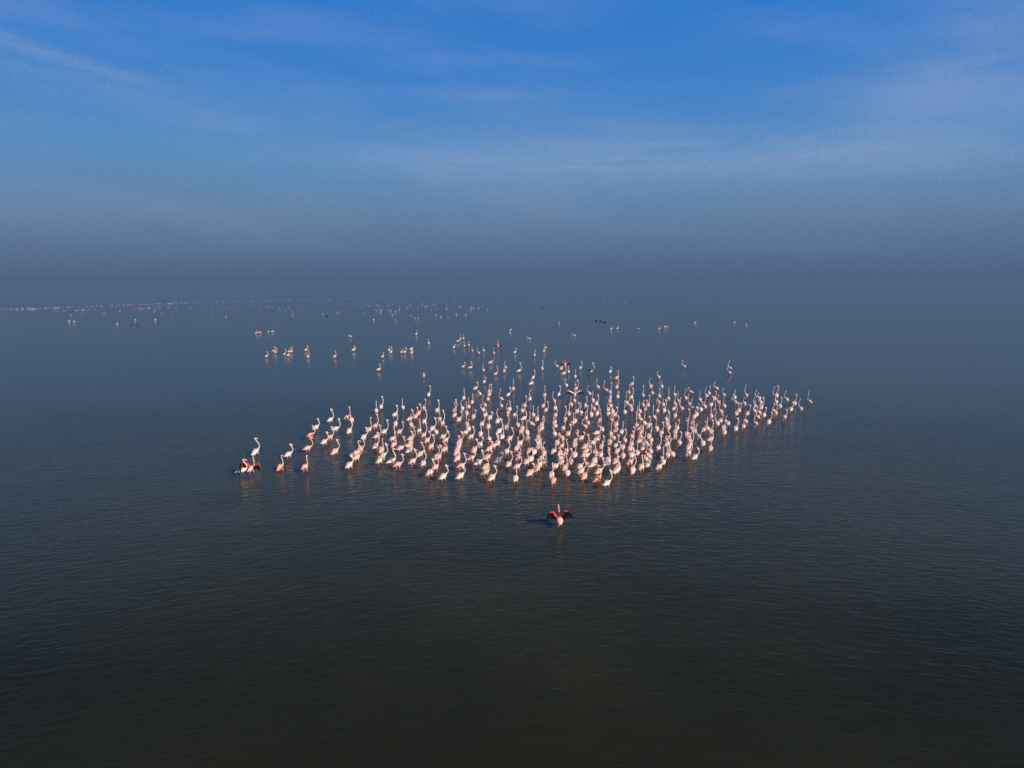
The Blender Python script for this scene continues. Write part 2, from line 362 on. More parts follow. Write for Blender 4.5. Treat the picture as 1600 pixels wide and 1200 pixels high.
NEAR = """1.89 26.66 87 201sp1W lone flamingo nearest the camera, spreading scarlet and black wings apart from the flock
-13.25 33.81 22 211sw0W white flamingo with black wing tip half open and curved neck, at the far left end
-12.90 34.07 77 301sp0W pale flamingo at far left end with scarlet wings opened behind its straight neck
5.05 56.47 93 510sw0W white flamingo with wide black-edged wings raised at the back of the flock
8.11 70.89 31 520sw0W white flamingo with wings half open, rear ranks, right centre, right of two
4.37 31.68 50 320sw0- white flamingo at the very front of the flock, long neck and bill to the right
1.94 32.01 76 202so1- salmon pink red-edged flamingo seen from behind, flock front edge, right centre
4.07 32.41 44 321so1- salmon pink red-edged flamingo bill to the right, flock front edge, right part
0.17 32.47 79 201sw0- cream white flamingo on thick dark legs at the front edge, centre of the flock
-0.93 32.61 59 210sw0- white flamingo with S-shaped neck stepping forward at the front edge, left of the centre
3.45 32.75 67 320so0- salmon pink flamingo bill to the right, flock front edge, right centre
-3.28 32.82 60 210sw0- white flamingo on dark legs at the front left, neck curved and bill to the right
-2.45 32.88 57 110sw0- small-bodied white flamingo striding with one leg back, front edge of the flock left of centre
1.90 33.09 75 201sw1- white red-edged flamingo seen from behind, second rank, right centre, left of two
0.87 33.30 61 110so0- salmon pink flamingo bill to the right, flock front edge, centre
-3.99 33.45 66 310sw1- white red-edged flamingo bill to the right, flock front edge, left part, right of two
2.70 33.45 84 101sw0- white flamingo with low neck, flock front edge, right centre
-1.28 33.52 51 021sp0- pale pink flamingo with low neck, second rank, left centre
4.23 33.59 52 310so0- salmon pink flamingo bill to the right, third rank, right part
3.39 33.73 56 200sp0- pale pink flamingo seen from behind, second rank, right centre
5.13 33.73 41 311sw0- white flamingo bill to the right, flock front edge, right part, right of two
5.75 76.29 93 001sp1W pale pink red-edged flamingo with wings half open, rear ranks, right centre
5.95 33.95 74 400sw0- white flamingo with tall straight neck, flock front edge, right part
1.31 34.25 52 001so0- salmon pink flamingo with low neck, flock front edge, centre
2.65 34.25 66 301sw1- white red-edged flamingo seen from behind, second rank, right centre, right of two
5.29 34.25 78 201sp0- pale pink flamingo seen from behind, second rank, right part
-3.85 34.40 69 221so0- salmon pink flamingo seen from behind, second rank, left part
-1.30 34.40 61 101so0- salmon pink flamingo with low neck, third rank, left centre
6.49 34.40 62 201sw1- white red-edged flamingo seen from behind, flock front edge, right part
-10.34 34.42 78 201sp1- pink flamingo alone in front of the left arm, right of the low scarlet one
0.26 34.48 49 420sp1- pale pink red-edged flamingo bill to the right, second rank, centre
7.36 34.48 54 220sw1- white red-edged flamingo bill to the right, flock front edge, far right
2.16 34.55 61 310sw1- white red-edged flamingo bill to the right, third rank, right centre
3.41 34.55 61 310sw0- white flamingo bill to the right, third rank, right centre
-2.57 34.63 52 310sp1- pale pink red-edged flamingo bill to the right, second rank, left centre
-5.79 34.78 58 210sp1- pale pink red-edged flamingo bill to the right, flock front edge, left part
-8.17 34.84 68 110sw0- white flamingo at the front of the left arm, bill to the right
-11.68 34.84 77 201so1- low scarlet-sided flamingo with upright pink neck, between two white ones on the left
4.12 34.86 34 101sw0- white flamingo with low neck, third rank, right centre
1.41 34.94 57 001sw0- white flamingo with low neck, second rank, centre
-0.15 35.09 68 310sp0- pale pink flamingo bill to the right, third rank, centre
-4.49 35.17 80 300sw0- white flamingo seen from behind, second rank, left part, right of two
4.89 35.17 44 311sw0- white flamingo bill to the right, second rank, right part
6.95 35.25 65 000sw0- white flamingo with low neck, second rank, right part
-1.75 35.33 53 320sw0- white flamingo bill to the right, third rank, left centre
6.03 35.33 54 310sp1- pale pink red-edged flamingo bill to the right, second rank, right part
0.76 35.41 67 101sp0- pale pink flamingo with low neck, second rank, centre
1.66 35.41 76 201sp1- pale pink red-edged flamingo seen from behind, fourth rank, right centre
2.55 35.41 75 000sp1- pale pink red-edged flamingo with low neck, rear ranks, right centre, left of two
-5.10 35.49 64 320sw1- white red-edged flamingo bill to the right, flock front edge, left part, left of two
3.03 35.49 90 310sp1- pale pink red-edged flamingo bill to the right, third rank, right centre
4.25 35.57 64 120sw0- white flamingo bill to the right, fourth rank, right centre
7.79 35.57 76 401sy0- cream flamingo with tall straight neck, second rank, far right
-6.22 35.65 41 311sw0- white flamingo bill to the right, second rank, left part
5.38 35.65 58 011so0- salmon pink flamingo with low neck, fourth rank, right part
-6.83 35.73 67 001ty0- cream flamingo with head down, flock front edge, left arm
-0.70 35.73 59 010sg0- small grey flamingo with short neck, standing apart among the front birds left of centre
5.00 35.89 84 310sp0- pale pink flamingo bill to the right, third rank, right part
6.96 35.98 101 010sp0- pale pink flamingo with low neck, third rank, right part
1.00 36.06 68 201sw0- white flamingo seen from behind, fourth rank, centre, right of two
1.53 36.06 68 221so0- salmon pink flamingo seen from behind, fourth rank, centre
-2.83 36.14 62 121sw1- white red-edged flamingo with low neck, third rank, left centre
-2.15 36.14 56 010sw1- white red-edged flamingo bill to the right, second rank, left centre
2.58 36.22 71 021sw0- white flamingo with low neck, rear ranks, right centre
-1.30 36.31 57 010so0- salmon pink flamingo bill to the right, fourth rank, left centre
-8.18 36.35 68 200sp0- pale pink flamingo seen from behind, second rank, left arm
0.34 36.39 71 310sp1- pale pink red-edged flamingo bill to the right, third rank, centre
-3.97 36.48 86 220sp0- pale pink flamingo seen from behind, fourth rank, left part
-3.85 36.48 75 320sp0- pale pink flamingo bill to the right, third rank, left part, right of two
9.65 36.48 50 220sw0- white flamingo bill to the right, flock front edge, far right
3.86 36.65 38 220sw0- white flamingo seen from behind, fourth rank, right centre
6.32 36.65 77 000sw0- white flamingo with low neck, third rank, right part
-6.89 36.73 61 320sw0- white flamingo bill to the right, second rank, left arm, third from left
5.91 36.73 81 201sp1- pale pink red-edged flamingo seen from behind, rear ranks, right part, second from left
7.19 36.73 104 201sp0- pale pink flamingo seen from behind, fourth rank, right part
8.29 36.82 79 211sp0- pale pink flamingo seen from behind, second rank, far right
3.32 36.90 80 201sw0- white flamingo seen from behind, rear ranks, right centre, third from left
4.72 36.90 69 401sw0- white flamingo with tall straight neck, rear ranks, right part
-11.96 37.01 65 210sw0- white flamingo with curved neck standing alone on the left, behind the low scarlet one
-4.88 37.08 58 310sp0- pale pink flamingo bill to the right, third rank, left part, left of two
2.58 37.16 69 002sp0- pale pink flamingo with low neck, rear ranks, right centre, third from left
8.61 37.16 94 502sw0- white flamingo with tall straight neck, second rank, far right
9.47 37.16 58 210sw1- white red-edged flamingo seen from behind, second rank, far right
-8.43 37.23 43 311sp0- pale pink flamingo bill to the right, third rank, left arm
1.70 37.25 77 222sp0- pale pink flamingo seen from behind, rear ranks, centre, fourth from left
6.76 37.34 82 311sw1- white red-edged flamingo seen from behind, rear ranks, right part
-2.95 37.38 69 201sw1- white red-edged flamingo seen from behind, fourth rank, left centre
-0.28 37.52 79 200sw1- white red-edged flamingo seen from behind, second rank, centre
2.25 37.52 66 201sw1- white red-edged flamingo seen from behind, rear ranks, right centre
4.51 37.52 80 201sp0- pale pink flamingo seen from behind, rear ranks, right part, first from left
1.22 37.61 78 300sw0- white flamingo seen from behind, rear ranks, centre, third from left
-13.90 37.64 65 410sw0- tall white flamingo standing alone behind the wing-opening pair at the far left
-9.62 37.66 64 310sp0- pale pink flamingo bill to the right, flock front edge, left arm
4.03 37.70 55 202so0- salmon pink flamingo seen from behind, rear ranks, right centre, right of two
5.73 37.70 66 210sw0- white flamingo bill to the right, rear ranks, right part, right of two
0.98 37.79 64 302sp0- pale pink flamingo seen from behind, fourth rank, centre
2.98 37.79 67 311sp0- pale pink flamingo seen from behind, rear ranks, right centre, left of two
7.58 37.79 87 000sp0- pale pink flamingo with low neck, fourth rank, right part
8.53 37.79 67 021tg0- dusky grey flamingo with head down, fourth rank, far right
-2.05 37.97 69 210so0- salmon pink flamingo bill to the right, third rank, left centre
-5.61 38.06 60 221sw0- white flamingo seen from behind, second rank, left part, left of two
-3.66 38.06 63 022so0- salmon pink flamingo looking left, third rank, left centre
-7.18 38.15 81 201so0- salmon pink flamingo seen from behind, third rank, left arm
-1.23 38.15 53 120so0- salmon pink flamingo bill to the right, rear ranks, left centre
0.22 38.15 78 301sw1- white red-edged flamingo seen from behind, rear ranks, centre, left of two
-8.37 38.24 67 200sp1- pale pink red-edged flamingo seen from behind, third rank, left arm
6.53 38.24 70 101sp0- pale pink flamingo with low neck, rear ranks, right part, seventh from left
-11.34 38.32 59 320so0- long cream-pink flamingo leaning forward in the left arm, tail pointing left
-6.18 38.34 57 310sp0- pale pink flamingo bill to the right, second rank, left part
8.09 38.34 75 420sw1- white red-edged flamingo bill to the right, fourth rank, far right
10.99 38.34 70 301so0- salmon pink flamingo seen from behind, flock front edge, right tip
7.26 38.43 69 021tw0- white flamingo with head down, rear ranks, right part
9.81 38.43 61 201sp0- pale pink flamingo seen from behind, third rank, far right
6.14 38.52 71 020sp0- pale pink flamingo with low neck, rear ranks, right part, sixth from left
1.54 38.62 67 101sw1- white red-edged flamingo with low neck, rear ranks, centre
-4.50 38.66 76 310sp1- pale pink red-edged flamingo bill to the right, rear ranks, left part
-2.94 38.71 57 310sp0- pale pink flamingo bill to the right, rear ranks, left centre, second from left
4.99 38.71 74 320sp1- pale pink red-edged flamingo bill to the right, rear ranks, right part, left of two
4.10 38.71 51 310sp0- pale pink flamingo bill to the right, rear ranks, right centre, fourth from left
-1.08 38.81 53 320sp0- pale pink flamingo bill to the right, rear ranks, centre, left of two
-7.66 38.90 76 410sp0- pale pink flamingo with tall straight neck, fourth rank, left arm
-5.86 38.90 60 301so0- salmon pink flamingo seen from behind, fourth rank, left part
2.81 38.90 50 011sp1- pale pink red-edged flamingo bill to the right, rear ranks, right centre
5.82 38.90 74 320sw0- white flamingo bill to the right, rear ranks, right part, left of two
7.59 39.00 123 102sp0- pale pink flamingo looking left, rear ranks, right part
-6.65 39.19 76 301sw1- white red-edged flamingo seen from behind, fourth rank, left part
-1.81 39.19 82 120sw0- white flamingo bill to the right, rear ranks, left centre, second from left
3.54 39.19 74 300sp1- pale pink red-edged flamingo seen from behind, rear ranks, right centre
6.80 39.39 69 410sp0- pale pink flamingo bill to the right, rear ranks, right part, second from left
10.14 39.39 58 520sp0- pale pink flamingo bill to the right, fourth rank, far right
0.46 39.48 60 300sw1- white red-edged flamingo seen from behind, rear ranks, centre, right of two
8.87 39.48 53 122sy0- cream flamingo with low neck, rear ranks, far right
7.61 39.48 98 301sw0- white flamingo seen from behind, rear ranks, right part, fourth from left
-0.78 39.58 80 201sw0- white flamingo seen from behind, fourth rank, centre, left of two
9.55 39.58 84 320sw0- white flamingo seen from behind, second rank, far right
10.90 39.58 79 302sw0- white flamingo seen from behind, third rank, far right
2.58 39.68 75 220sp0- pale pink flamingo bill to the right, rear ranks, right centre, first from left
4.60 39.68 58 001tw0- white flamingo with head down, rear ranks, right centre
-5.79 39.78 87 320sw0- white flamingo seen from behind, fourth rank, left part
5.59 39.78 78 100sp0- pale pink flamingo with low neck, rear ranks, right part, first from left
-10.79 39.82 72 210sw0- white flamingo bill to the right, flock front edge, left arm, left of two
-2.98 39.88 75 210sp0- pale pink flamingo bill to the right, rear ranks, left centre, third from left
1.54 39.88 76 321sp0- pale pink flamingo seen from behind, rear ranks, centre, third from left
7.34 39.88 51 111sp0- pale pink flamingo with low neck, rear ranks, right part, eighth from left
3.64 40.08 71 310sp0- pale pink flamingo bill to the right, rear ranks, right centre, third from left
-3.85 40.29 62 220sp1- pale pink red-edged flamingo bill to the right, fourth rank, left centre
-4.92 40.29 73 210sw1- white red-edged flamingo bill to the right, rear ranks, left part
8.06 40.29 85 201sp1- pale pink red-edged flamingo seen from behind, rear ranks, right part, third from left
10.32 40.29 82 111sp0- pale pink flamingo with low neck, rear ranks, far right, third from left
6.55 40.39 90 300so0- salmon pink flamingo seen from behind, rear ranks, right part
-1.33 40.60 98 301sw1- white red-edged flamingo seen from behind, rear ranks, left centre, right of two
5.02 40.60 62 101sw0- white flamingo with low neck, rear ranks, right part, first from left
11.61 40.60 38 211sy0- cream flamingo bill to the right, third rank, right tip
-7.02 40.70 69 411sp0- pale pink flamingo with tall straight neck, rear ranks, left part, first from left
-0.12 40.70 54 310so0- salmon pink flamingo bill to the right, rear ranks, centre
9.18 40.70 45 221sp1- pale pink red-edged flamingo bill to the right, rear ranks, far right, left of two
-5.95 40.80 54 420sp0- pale pink flamingo bill to the right, rear ranks, left part
6.00 40.80 83 120sp0- pale pink flamingo with low neck, rear ranks, right part, fourth from left
0.91 40.91 77 302sp0- pale pink flamingo seen from behind, rear ranks, centre, first from left
4.09 40.91 60 020so0- salmon pink flamingo bill to the right, rear ranks, right centre
10.41 40.91 68 310sw0- white flamingo bill to the right, rear ranks, far right
2.92 41.01 114 001ty0- cream flamingo with head down, rear ranks, right centre
-10.76 41.06 71 310sp1- pale pink red-edged flamingo bill to the right, third rank, left arm
-8.79 41.12 77 210sw0- white flamingo bill to the right, fourth rank, left arm
1.55 41.12 82 301sp0- pale pink flamingo seen from behind, rear ranks, centre, second from left
7.12 41.12 75 210sp0- pale pink flamingo bill to the right, rear ranks, right part, third from left
-8.06 41.23 58 420sp0- pale pink flamingo bill to the right, rear ranks, left arm
-2.42 41.23 63 310sw1- white red-edged flamingo bill to the right, fourth rank, left centre
-4.11 41.23 60 310sp0- pale pink flamingo bill to the right, rear ranks, left centre, first from left
7.60 41.23 69 210sp0- pale pink flamingo bill to the right, rear ranks, right part, fourth from left
9.70 41.23 71 011sp0- pale pink flamingo with low neck, rear ranks, far right, second from left
-0.57 41.28 71 301sw0- white flamingo seen from behind, rear ranks, centre, first from left
8.17 41.33 69 410sw1- white red-edged flamingo bill to the right, rear ranks, right part
11.14 41.33 83 402sw1- white red-edged flamingo with tall straight neck, third rank, far right
-5.29 41.55 78 400sp1- pale pink red-edged flamingo with tall straight neck, rear ranks, left part
-12.08 41.57 69 220so1- salmon pink red-edged flamingo bill to the right, third rank, left arm
3.39 41.88 70 210sp0- pale pink flamingo bill to the right, rear ranks, right centre, second from left
2.57 41.88 83 202sw0- white flamingo seen from behind, rear ranks, right centre, first from left
-1.89 41.99 82 201sw0- white flamingo seen from behind, rear ranks, left centre, second from left
10.57 41.99 68 301sp1- pale pink red-edged flamingo seen from behind, rear ranks, far right, third from left
5.97 42.10 82 301sp0- pale pink flamingo seen from behind, rear ranks, right part, second from left
5.12 42.21 44 100sy0- cream flamingo with low neck, rear ranks, right part
9.09 42.21 71 310sp0- pale pink flamingo bill to the right, rear ranks, far right, first from left
-2.84 42.32 58 201sw1- white red-edged flamingo seen from behind, rear ranks, left centre, left of two
-4.63 42.44 109 001tw0- white flamingo with head down, rear ranks, left part
9.95 42.44 74 201sp0- pale pink flamingo seen from behind, rear ranks, far right, left of two
13.00 42.44 65 001sp0- pale pink flamingo with low neck, flock front edge, right tip
0.88 42.55 104 401sw0- white flamingo with tall straight neck, rear ranks, centre
6.68 42.55 71 301sw0- white flamingo seen from behind, rear ranks, right part, second from left
-7.85 42.61 72 410sw0- white flamingo bill to the right, rear ranks, left part, first from left
-6.93 42.66 73 310so0- salmon pink flamingo bill to the right, rear ranks, left part, left of two
0.54 42.66 80 001to1- salmon pink red-edged flamingo with head down, rear ranks, centre
-0.77 42.66 60 420sw0- white flamingo bill to the right, rear ranks, centre, left of two
7.96 42.66 56 011so0- salmon pink flamingo with low neck, rear ranks, right part
12.21 42.66 72 410sp1- pale pink red-edged flamingo bill to the right, fourth rank, right tip
-10.00 42.78 82 300sw0- white flamingo seen from behind, fourth rank, left arm
-5.70 42.78 79 401sw1- white red-edged flamingo with tall straight neck, rear ranks, left part
11.24 42.78 73 001sp0- pale pink flamingo with low neck, rear ranks, far right, fifth from left
-8.87 43.13 67 401so0- salmon pink flamingo with tall straight neck, fourth rank, left arm
11.89 43.13 71 220sp0- pale pink flamingo bill to the right, rear ranks, far right, third from left
-1.90 96.82 91 401sw0W white flamingo with wings half open, rear ranks, centre
-2.72 43.36 75 202sw0- white flamingo seen from behind, rear ranks, left centre, first from left
6.50 43.36 83 112sp0- pale pink flamingo with low neck, rear ranks, right part, fifth from left
7.88 43.36 44 011tg0- dusky grey flamingo with head down, rear ranks, right part
12.20 43.36 81 301sp1- pale pink red-edged flamingo seen from behind, rear ranks, right tip
-11.04 43.41 54 310sw0- white flamingo bill to the right, third rank, left arm
5.63 43.42 98 111sp1- pale pink red-edged flamingo with low neck, rear ranks, right part
-4.97 43.48 70 310sw0- white flamingo bill to the right, rear ranks, left part, third from left
9.06 43.48 88 311sp1- pale pink red-edged flamingo seen from behind, rear ranks, far right, first from left
0.64 43.54 87 001sp0- pale pink flamingo with low neck, rear ranks, centre
14.02 43.54 68 310sw0- white flamingo bill to the right, flock front edge, right tip, left of two
1.88 43.60 64 201so0- salmon pink flamingo seen from behind, rear ranks, centre, right of two
3.21 43.60 79 100sp0- pale pink flamingo with low neck, rear ranks, right centre, fourth from left
13.26 43.60 75 110sw0- white flamingo bill to the right, second rank, right tip
5.53 43.72 113 201sp1- pale pink red-edged flamingo seen from behind, rear ranks, right part, first from left
10.39 43.72 73 210so0- salmon pink flamingo bill to the right, rear ranks, far right
-12.34 43.84 64 200sw0- white flamingo seen from behind, third rank, left arm
-0.35 43.84 78 410sp1- pale pink red-edged flamingo bill to the right, rear ranks, centre, left of two
9.89 43.96 73 011sp0- pale pink flamingo with low neck, rear ranks, far right, first from left
11.42 43.96 58 201sp0- pale pink flamingo seen from behind, rear ranks, far right, right of two
4.61 44.08 109 102sp1- pale pink red-edged flamingo with low neck, rear ranks, right centre, right of two
14.71 44.20 68 101so0- salmon pink flamingo with low neck, second rank, right tip
-8.69 44.26 71 410sp1- pale pink red-edged flamingo bill to the right, rear ranks, left arm
-1.49 44.32 79 311sp0- pale pink flamingo seen from behind, rear ranks, left centre
2.79 44.32 78 002sp0- pale pink flamingo with low neck, rear ranks, right centre, second from left
7.95 44.32 76 501sp1- pale pink red-edged flamingo with tall straight neck, rear ranks, right part
8.68 44.32 72 200sp0- pale pink flamingo seen from behind, rear ranks, right part, fourth from left
-6.48 44.57 99 301sp1- pale pink red-edged flamingo seen from behind, rear ranks, left part
0.36 44.57 100 301sp1- pale pink red-edged flamingo seen from behind, rear ranks, centre
-2.90 44.82 96 301so0- salmon pink flamingo seen from behind, rear ranks, left centre
1.93 44.82 67 210sp0- pale pink flamingo bill to the right, rear ranks, centre, right of two
6.71 44.82 78 210sp0- pale pink flamingo bill to the right, rear ranks, right part, first from left
15.71 44.87 95 201sp0- pale pink flamingo seen from behind, flock front edge, right tip
-7.54 44.95 93 400sp0- pale pink flamingo with tall straight neck, rear ranks, left part, second from left
-1.95 44.95 77 210sw0- white flamingo seen from behind, rear ranks, left centre, third from left
10.02 44.95 74 410sp0- pale pink flamingo bill to the right, rear ranks, far right, second from left
13.27 44.95 80 312sw0- white flamingo seen from behind, rear ranks, right tip
-4.49 45.08 87 500sw1- white red-edged flamingo with tall straight neck, rear ranks, left centre
1.24 45.08 135 400sp0- pale pink flamingo looking left, rear ranks, centre
3.91 45.08 75 301so0- salmon pink flamingo seen from behind, rear ranks, right centre, left of two
8.56 45.08 88 311sw0- white flamingo seen from behind, rear ranks, right part, third from left
14.00 45.08 80 102sy0- cream flamingo with low neck, fourth rank, right tip
4.95 45.20 89 422sp0- pale pink flamingo with tall straight neck, rear ranks, right centre
11.75 45.33 56 021sg0- dusky grey flamingo body in shade amid bright birds, far right part of the flock
2.80 45.46 72 002sp0- pale pink flamingo with low neck, rear ranks, right centre, first from left
16.79 45.56 64 320sw0- white flamingo bill to the right, flock front edge, right tip, right of two
-5.74 45.72 77 410sw0- white flamingo with tall straight neck, rear ranks, left part
-0.95 45.72 74 412sw0- white flamingo looking left, rear ranks, centre
4.12 45.85 82 211sp0- pale pink flamingo seen from behind, rear ranks, right centre, right of two
15.37 45.85 83 221sp1- pale pink red-edged flamingo seen from behind, second rank, right tip
11.58 45.98 63 410sp1- pale pink red-edged flamingo bill to the right, rear ranks, far right, right of two
13.77 45.98 67 120sp0- pale pink flamingo bill to the right, rear ranks, right tip
6.61 46.05 93 111sp0- pale pink flamingo with low neck, rear ranks, right part, second from left
5.83 46.11 64 411so1- salmon pink red-edged flamingo with tall straight neck, rear ranks, right part
-10.64 46.19 112 001tw0- white flamingo with head down, rear ranks, left arm
-3.53 46.25 73 220sw0- white flamingo bill to the right, rear ranks, left centre, first from left
8.50 46.25 104 101sw0- white flamingo with low neck, rear ranks, right part, third from left
-12.07 46.35 63 420sw0- white flamingo bill to the right, rear ranks, left arm
-4.81 46.38 89 421sp0- pale pink flamingo with tall straight neck, rear ranks, left part, third from left
10.26 46.45 83 320sp1- pale pink red-edged flamingo seen from behind, rear ranks, far right, second from left
-6.84 46.52 58 320sp0- pale pink flamingo seen from behind, rear ranks, left part
3.57 46.52 94 510so1- salmon pink red-edged flamingo bill to the right, rear ranks, right centre
1.66 46.58 76 401sy0- cream flamingo with tall straight neck, rear ranks, centre
0.80 46.65 40 521sw0- white flamingo bill to the right, rear ranks, centre, right of two
4.96 46.93 72 501so0- salmon pink flamingo with tall straight neck, rear ranks, right centre
-11.17 47.01 73 400sp1- pale pink red-edged flamingo with tall straight neck, fourth rank, left arm
-1.47 47.06 65 010sw0- white flamingo bill to the right, rear ranks, left centre, third from left
18.42 47.09 68 210sp1- pale pink red-edged flamingo bill to the right, flock front edge, right tip
16.60 47.17 104 400so0- salmon pink flamingo with tall straight neck, second rank, right tip
-2.63 47.20 84 120sp1- pale pink red-edged flamingo bill to the right, rear ranks, left centre
9.64 47.20 103 501sw1- white red-edged flamingo with tall straight neck, rear ranks, far right
-6.55 47.34 79 300so0- salmon pink flamingo seen from behind, rear ranks, left part
12.39 47.34 55 101sp0- pale pink flamingo with low neck, rear ranks, far right, fourth from left
13.57 47.48 78 301so0- salmon pink flamingo seen from behind, rear ranks, right tip
-3.92 47.76 74 521sp0- pale pink flamingo with tall straight neck, rear ranks, left centre, first from left
2.97 47.76 79 000so0- salmon pink flamingo with low neck, rear ranks, right centre
8.66 47.76 99 301sp0- pale pink flamingo seen from behind, rear ranks, right part, third from left
11.17 47.76 73 400sp1- pale pink red-edged flamingo with tall straight neck, rear ranks, far right
17.28 47.85 72 210sw0- white flamingo bill to the right, fourth rank, right tip
-8.07 47.91 77 310sw0- white flamingo bill to the right, rear ranks, left part, second from left
0.14 47.91 76 310sp1- pale pink red-edged flamingo bill to the right, rear ranks, centre, right of two
7.05 47.91 58 210sp1- pale pink red-edged flamingo bill to the right, rear ranks, right part, right of two
-1.79 48.05 71 422sp0- pale pink flamingo with tall straight neck, rear ranks, left centre, third from left
1.46 48.05 91 301sw0- white flamingo seen from behind, rear ranks, centre, second from left
12.77 48.19 82 020sw0- white flamingo with low neck, rear ranks, far right
5.48 48.27 87 311sw0- white flamingo seen from behind, rear ranks, right centre, fifth from left
15.53 48.34 74 410sp0- pale pink flamingo bill to the right, fourth rank, right tip
16.30 48.37 62 320so0- salmon pink flamingo bill to the right, third rank, right tip
3.94 48.41 85 301sw0- white flamingo seen from behind, rear ranks, right centre, second from left
6.69 48.41 71 111sw0- white flamingo with low neck, rear ranks, right part, second from left
18.37 48.54 74 320so0- salmon pink flamingo bill to the right, second rank, right tip
4.80 48.56 89 321sw0- white flamingo seen from behind, rear ranks, right centre, fourth from left
17.24 48.63 84 320sw1- white red-edged flamingo seen from behind, fourth rank, right tip
-6.50 48.63 68 320so0- salmon pink flamingo bill to the right, rear ranks, left part, right of two
-3.15 48.63 92 401sp0- pale pink flamingo with tall straight neck, rear ranks, left centre, second from left
5.98 48.63 70 300sw0- white flamingo seen from behind, rear ranks, right part, first from left
-0.29 48.78 90 212so0- salmon pink flamingo seen from behind, rear ranks, centre, left of two
14.70 49.08 95 401sp0- pale pink flamingo with tall straight neck, rear ranks, right tip
7.07 49.23 87 101sp0- pale pink flamingo with low neck, rear ranks, right part, third from left
10.23 49.23 83 420sw0- white flamingo with tall straight neck, rear ranks, far right"""
